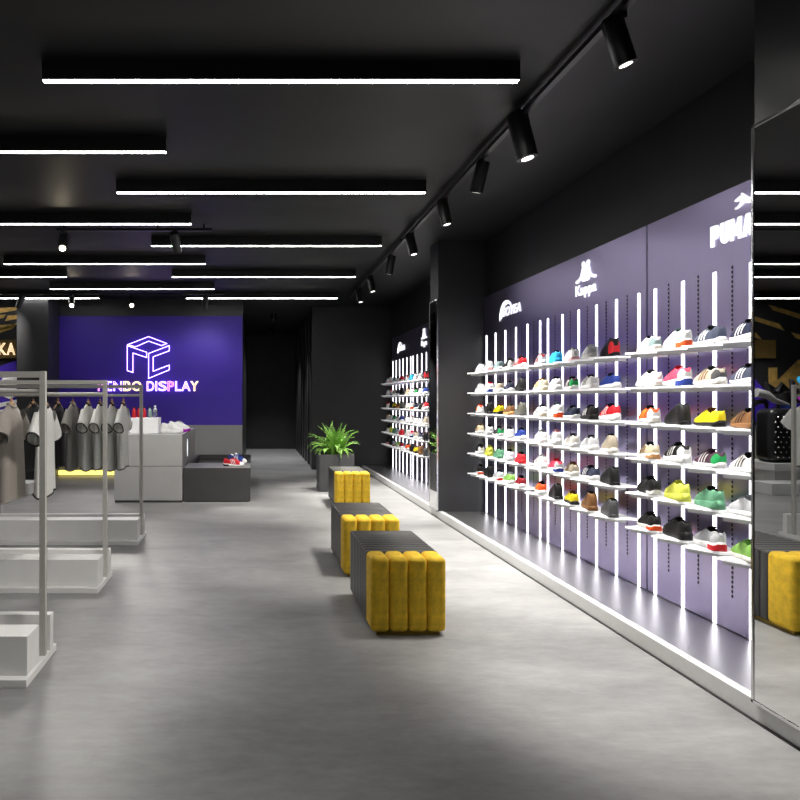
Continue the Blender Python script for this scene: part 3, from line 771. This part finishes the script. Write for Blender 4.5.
# neon sign
ns = empty('neon_sign', (0, 12.96, 0)); ns.rotation_euler = (PI/2, 0, 0)
def NX(px): return (60 + px*.2375 - 253)*12.96/F
def NZ(py): return EYE - (310 + py*.2375 - 400)*12.96/F
def neon(name, c, s): return mat(name, (.9,.9,.9), .5, var=0, emit=c, estr=s)
N_vio = neon('violet_neon', (.62, .40, 1.), 4.2); N_gold = neon('gold_neon', (1., .72, .38), 3.); N_mag = neon('magenta_neon', (1., .2, .95), 4.); N_pink = neon('pink_neon', (1., .3, .75), 3.5)
for lp in ([(283,150),(365,178),(365,200),(307,181),(307,263),(283,255)], [(285,146),(373,112),(449,141),(428,150),(373,131),(328,151),(373,166)][:6]+[(316,155)], [(373,183),(460,150),(460,172),(392,197),(392,258),(460,232),(460,252),(373,288)]):
    me = curve_mesh([[(NX(a), NZ(b_)) for a, b_ in lp]], 0, .0062, False); mobj('outline_tube', me, N_vio, ns)
for ch, a, b_, m in [('P',160,180,N_pink),('E',197,219,N_vio),('N',225,261,N_vio),('B',267,299,N_gold),('O',303,343,N_gold),('D',365,397,N_vio),('I',402,409,N_vio),('S',415,449,N_vio),('P',453,480,N_mag),('L',485,510,N_vio),('A',511,549,N_vio),('Y',549,583,N_gold)]:
    me = text_mesh(ch, .3, 0, .0052, False); fit(me, NX(a), NX(b_), NZ(341), NZ(300)); mobj('letter', me, m, ns)
tag(ns, 'violet neon outline cube emblem over outlined neon letters on the purple wall', 'sign')

# ------------------------------------------------------------------ ceiling fittings
ZL = 3.17
def bar_light(x0, x1, y, lab):
    o = empty('linear_light', ((x0+x1)/2, y, CEIL)); w = (x1-x0)/2
    MB().box(-w, w, -.025, .025, ZL-CEIL+.006, -.0005).build('housing', M_metalblk, o)
    MB().box(-w+.004, w-.004, -.017, .017, ZL-CEIL+.003, ZL-CEIL+.006).build('diffuser', M_bar, o)
    tag(o, lab, 'ceiling light', 'linear lights on the black ceiling')
for y, s in ((3.9, 'topmost, nearest'), (6.0, 'second nearest'), (8.07, 'third nearest'), (10.11, 'fourth nearest'), (12.23, 'farthest')):
    bar_light(-1.17, 1.48, y, '%s white light bar of the right-hand column on the ceiling' % s)
for y, s in ((5.016, 'nearest'), (7.064, 'second nearest'), (9.14, 'third nearest'), (11.21, 'farthest')):
    bar_light(-3.25, -.62, y, '%s white light bar of the middle-left column on the ceiling' % s)
for y, s in ((10.11, 'nearer'), (12.23, 'farther')):
    bar_light(-5.3, -2.69, y, '%s of two white light bars ending at the left picture edge' % s)

bar_light(-1.17, 1.48, 1.8, 'added unseen fill light bar above the foreground floor in front of the nearest bench')  # this and the next two bars: added fill, out of view
bar_light(-3.25, -.62, 2.95, 'added unseen fill light bar directly above the nearest clothes rack')
bar_light(-3.25, -.62, .9, 'added unseen fill light bar above the foreground floor before the nearest rack')
def added_downlight(x, y, p, lab):  # lamps added to brighten the corridor floor; the tube hides the lens
    o = empty('added_downlight', (x, y, CEIL))
    b = MB(); n = 20
    for rr_, zz_ in ((.055,-.004),(.055,-.16),(.06,-.16),(.06,-.0005)): b.V += [Vector((rr_*math.cos(2*PI*j/n), rr_*math.sin(2*PI*j/n), zz_)) for j in range(n)]
    b.F += [(i*n+j, i*n+(j+1)%n, (i+1)*n+(j+1)%n, (i+1)*n+j) for i in range(3) for j in range(n)]
    b.build('tube', M_metalblk, o); MB().lathe([(.05,-.02),(.05,-.006)], 20).build('lens', M_lens, o)
    tag(o, lab, 'ceiling light')
    l = bpy.data.lights.new('spot', 'SPOT'); l.energy = p; l.spot_size = math.radians(95); l.spot_blend = .8; l.shadow_soft_size = .05
    lo = bpy.data.objects.new('added_downlight_lamp', l); link(lo); lo.location = (x, y, CEIL-.165)
added_downlight(.45, 15.2, 260, 'nearer added black fill lamp in the dark corridor ceiling')
added_downlight(.45, 18.0, 300, 'farther added black fill lamp in the dark corridor ceiling')
def track(p0, p1, lab):
    p0, p1 = Vector(p0), Vector(p1)
    o = empty('ceiling_track', (p0+p1)/2); d = (p1-p0)/2
    if abs(d.x) > abs(d.y): b = MB().box(-abs(d.x), abs(d.x), -.018, .018, -.03, 0)
    else: b = MB().box(-.018, .018, -abs(d.y), abs(d.y), -.03, 0)
    b.build('rail', M_metalblk, o)
    b = MB()
    for k in range(4):
        f = -.9 + .6*k; b.box(d.x*f-.012, d.x*f+.012, d.y*f-.012, d.y*f+.012, 0, CEIL-p0.z)
    b.build('ceiling_clip', M_metalblk, o)
    tag(o, lab, 'light track', 'spotlight tracks')
track((1.72, .3, 3.24), (1.72, 12.4, 3.24), 'long black spotlight track running down the ceiling toward the back')
track((-2.1, 7.5, 3.24), (-.44, 7.5, 3.24), 'short black cross track with two spotlights above the racks')
track((-4.4, 12.05, 3.24), (-.5, 12.05, 3.24), 'far black cross track with four spotlights before the purple wall')
def spot_head(x, y, aim, lab, hot=False, power=0, size=70, col=(1, .96, .9), length=.25, rad=.05):
    o = empty('track_spotlight', (x, y, 3.21))
    MB().box(-.02, .02, -.045, .045, -.03, 0).tube([(0,0,-.03),(0,0,-.085)], .009, 8).build('mount', M_metalblk, o)
    d = (Vector(aim) - Vector((x, y, 3.12))).normalized()
    q = d.to_track_quat('-Z', 'Y')
    bd = MB().lathe([(rad*.9, length*.42), (rad, length*.38), (rad, -length*.5), (rad*.8, -length*.5), (rad*.75, -length*.44)], 20).build('housing', M_metalblk, o, smooth=True)
    bd.location = (0, 0, -.11); bd.rotation_mode = 'QUATERNION'; bd.rotation_quaternion = q
    ln = MB().lathe([(rad*.6, -length*.505), (rad*.6, -length*.5)], 20).build('lens', M_lenshot if hot else M_lens, bd)
    tag(o, lab, 'spotlight', 'track spotlights')
    if power:
        l = bpy.data.lights.new('spot', 'SPOT'); l.energy = power; l.spot_size = math.radians(size); l.spot_blend = .6; l.shadow_soft_size = .28 if hot else .2; l.color = col
        lo = bpy.data.objects.new('spot_lamp', l); link(lo)
        lo.location = Vector((x, y, 3.10)) + d*(length*.62); lo.rotation_euler = q.to_euler()
P1 = 470
for y, aim, s, pw, dim in ((3.3, (2.4, 3.3, 1.0), 'nearest spotlight on the long track, above the picture centre', P1*.55, 1), (4.48, (2.3, 4.25, .3), 'second spotlight of the long track, largest in view', P1, 1.3), (5.3, (1.3, 6.3, .4), 'third spotlight of the long track turned away from the wall', P1*.9, 1),
                      (6.3, (2.3, 6.1, .2), 'fourth spotlight along the long track', P1, 1), (7.6, (2.3, 7.3, .2), 'fifth spotlight along the long track', P1*1.1, 1), (8.75, (1.3, 9.4, .3), 'sixth spotlight of the long track turned toward the back', P1*1.1, 1), (10.2, (2.3, 9.9, .2), 'seventh spotlight along the long track', P1*1.1, 1), (11.3, (2.1, 10.9, .2), 'farthest spotlight at the end of the long track', P1*1.1, 1)):
    spot_head(1.72, y, aim, s, power=pw, size=74, length=.25*dim, rad=.05*dim)
spot_head(1.72, 2.7, (-2.0, 4.2, .6), 'added unseen fill spotlight of the long track aimed at the nearest rack', power=360, size=60)  # added fill lamp out of view, brightens the rack fronts
spot_head(-2.03, 7.5, (-1.75, 5.2, .5), 'glaring warm spotlight at the left end of the short cross track', True, 190, 70)
spot_head(-.83, 7.5, (-.55, 9.5, .9), 'dark spotlight at the right end of short cross track', False, 260, 70)
spot_head(-4.0, 12.05, (-5.2, 12.6, .6), 'dark spotlight at the left end of the far cross track', False, 160, 70)
spot_head(-3.12, 12.05, (-2.4, 9.0, .2), 'left glaring warm spotlight in front of the purple wall', True, 190, 65)
spot_head(-2.09, 12.05, (-1.5, 9.4, .6), 'right glaring warm spotlight in front of the purple wall', True, 190, 65)
spot_head(-.82, 12.05, (-1.0, 13.0, 1.0), 'dark spotlight at right end of the far cross track facing purple wall', False, 32, 110)

# ------------------------------------------------------------------ back-left corner: mural and display seen at the left edge and in the mirror
def flat(name, pts, y, m, parent=None, th=.02):
    me = curve_mesh([pts], th/2); o = mobj(name, me, m, parent); o.location = (0, y, 0); o.rotation_euler = (PI/2, 0, 0); return o
mu = empty('mural_board', (0, 0, 0))
M_mblack = mat('mural_black', (.015, .015, .016), .4, var=.1)
MB().box(-8.6, -4.2, 12.95, 13.016, .9365, 3.2).build('board', M_mblack, mu)
flat('painted_field', [(-8.0,1.0),(-4.3,1.0),(-4.3,2.16),(-4.75,2.0),(-5.2,1.5),(-8.0,1.3)], 12.944, M_purple, mu, .01)
for k in range(8):
    x = -8.0 + k*.42; z = 2.35 + .17*((k*3) % 4)
    flat('gold_slash', [(x, z), (x+.62, z+.2), (x+.70, z+.3), (x+.1, z+.12)], 12.94, M_gold, mu)
for x, z in ((-4.72, 3.0), (-4.78, 2.68), (-4.58, 2.86), (-4.95, 2.86)):
    flat('gold_slash', [(x, z), (x+.34, z+.06), (x+.38, z+.12), (x+.05, z+.1)], 12.94, M_gold, mu)
M_wpaint = mat('mural_white', (.8, .8, .82), .5, var=.05)
flat('white_swoop', [(-4.75,1.52)]+ell(-4.42,1.62,.26,.3,PI*.9,PI*.5,8)+[(-4.3,1.9),(-4.3,1.5),(-4.5,1.42)], 12.935, M_wpaint, mu)
for k in range(4): flat('white_swoop', [(-4.9+.06*k,1.3-.12*k),(-4.3,1.42-.12*k),(-4.3,1.36-.12*k),(-4.7,1.26-.12*k)], 12.935, M_wpaint, mu)
tag(mu, 'black mural with gold slashes and purple field left of the dark column', 'mural')
ka = empty('letter_sign', (0, 0, 0))
MB().box(-5.3, -4.36, 12.90, 12.93, 2.17, 2.51).build('backing', M_brown, ka)
for ch, x0, x1 in (('K', -4.69, -4.535), ('A', -4.535, -4.375)):
    me = text_mesh(ch, .3, 0, .009, False); fit(me, x0, x1, 2.23, 2.45); o = mobj('letter', me, neon('gold_tube', (1., .75, .4), 1.2), ka)
    o.location = (0, 12.885, 0); o.rotation_euler = (PI/2, 0, 0)
tag(ka, 'brown board with two gold outlined letters at the left picture edge', 'sign')
flat('gold_chevron', [(-6.0,1.9),(-5.75,2.15),(-5.35,1.75),(-5.35,2.0),(-5.2,2.0),(-5.2,1.62),(-5.95,1.62)], 12.94, M_gold, mu)
# white plinth with the studded bag and sculpture
pl = tag(MB().box(-6.3, -4.42, 11.75, 12.75, .2, .33).box(-6.2, -4.5, 11.85, 12.7, 0, .2).build('plinth', M_plinth, None, bevel=.004), 'long white plinth under the studded black bag, seen in the mirror', 'plinth')
bag = empty('studded_bag', (-5.08, 12.1, .33))
MB().bevbox(-.62, .62, -.22, .22, .0, .92, .12, 5).build('body', mat('black_leather', (.012,.012,.013), .3, bump=.2), bag, smooth=True)
b = MB()
for r in range(9):
    for k in range(12):
        x = -.54 + k*.095 + (r % 2)*.047; z = .1 + r*.085
        b.add([(x-.017, -.2225, z), (x, -.2225, z-.017), (x+.017, -.2225, z), (x, -.2225, z+.017), (x, -.245, z)], [(0,1,4),(1,2,4),(2,3,4),(3,0,4)])
b.build('studs', M_chrome, bag)
tag(bag, 'large black bag covered in silver studs on the white plinth, in mirror', 'bag')
scu = empty('sculpture', (-5.1, 12.5, .33))
b = MB()
for k in range(16):
    p = Vector((R.uniform(-.45, .35), R.uniform(-.1, .1), R.uniform(.85, 1.35)))
    b.tube([p, p+Vector((R.uniform(-.2,.2), R.uniform(-.05,.05), R.uniform(-.1,.2))), p+Vector((R.uniform(-.35,.35), 0, R.uniform(-.2,.1)))], [.05, .045, .02], 8)
b.tube([(-.2,0,.012),(-.15,0,.5),(0,0,1.2)], [.1,.09,.12], 10)
b.build('body', M_metalblk, scu, smooth=True)
MB().tube([(-.05,-.1,.98),(.22,-.14,1.06),(.36,-.14,1.16),(.55,-.14,1.2)], [.03,.05,.07,.08], 12).build('silver_arm', mat('silver_paint', (.6,.6,.62), .3, .4), scu, smooth=True)
for x, z, c in ((-.28, 1.62, 'cyan'), (-.3, 1.3, 'purple'), (.02, 1.14, 'blue')):
    o = MB().lathe([(.0,-.02),(.08,-.015),(.09,0),(.05,.02),(.0,.03)], 16).build('coloured_disc', MATS['shoe_'+c], scu, smooth=True); o.location = (x, -.12, z-.2); o.rotation_euler = (1.1, .2, 0)
tag(scu, 'tangled black sculpture with silver arm and coloured discs behind the studded bag', 'sculpture')
tag(MB().box(-4.3, -3.3, 10.3, 10.75, 0, .17).build('low_plinth', M_plinth, None, bevel=.004), 'low white platform beyond the farthest rack at the left edge', 'plinth')
pp = empty('perforated_post', (-3.06, 8.4, 0))
MB().box(-.05, .05, -.03, .03, 0, .95).build('body', M_plinth, pp, bevel=.004)
b = MB()
for k in range(8): b.box(-.015, .015, -.032, -.03, .12+k*.1, .16+k*.1)
b.build('holes', M_metalblk, pp)
tag(pp, 'slim white perforated post at the left picture edge behind the racks', 'post')

# ------------------------------------------------------------------ world, camera
w = bpy.data.worlds.new('world'); sc.world = w; w.use_nodes = True
w.node_tree.nodes['Background'].inputs['Color'].default_value = (.5, .5, .55, 1); w.node_tree.nodes['Background'].inputs['Strength'].default_value = .0
cam = bpy.data.cameras.new('camera'); co = bpy.data.objects.new('camera', cam); link(co)
co.location = (0, 0, EYE); co.rotation_euler = (PI/2, 0, 0)
cam.sensor_width = 36; cam.lens = 36*F/800; cam.shift_x = (400-253)/800; cam.shift_y = 0; cam.clip_end = 100
sc.camera = co
vs = sc.view_settings; sc.display_settings.display_device = 'sRGB'
vs.view_transform = 'Standard'; vs.look = 'None'; vs.gamma = 1; vs.exposure = 0.; vs.use_curve_mapping = False
cy = sc.cycles
cy.use_denoising = True; cy.sample_clamp_indirect = 4.; cy.max_bounces = 8; cy.caustics_reflective = False; cy.caustics_refractive = False
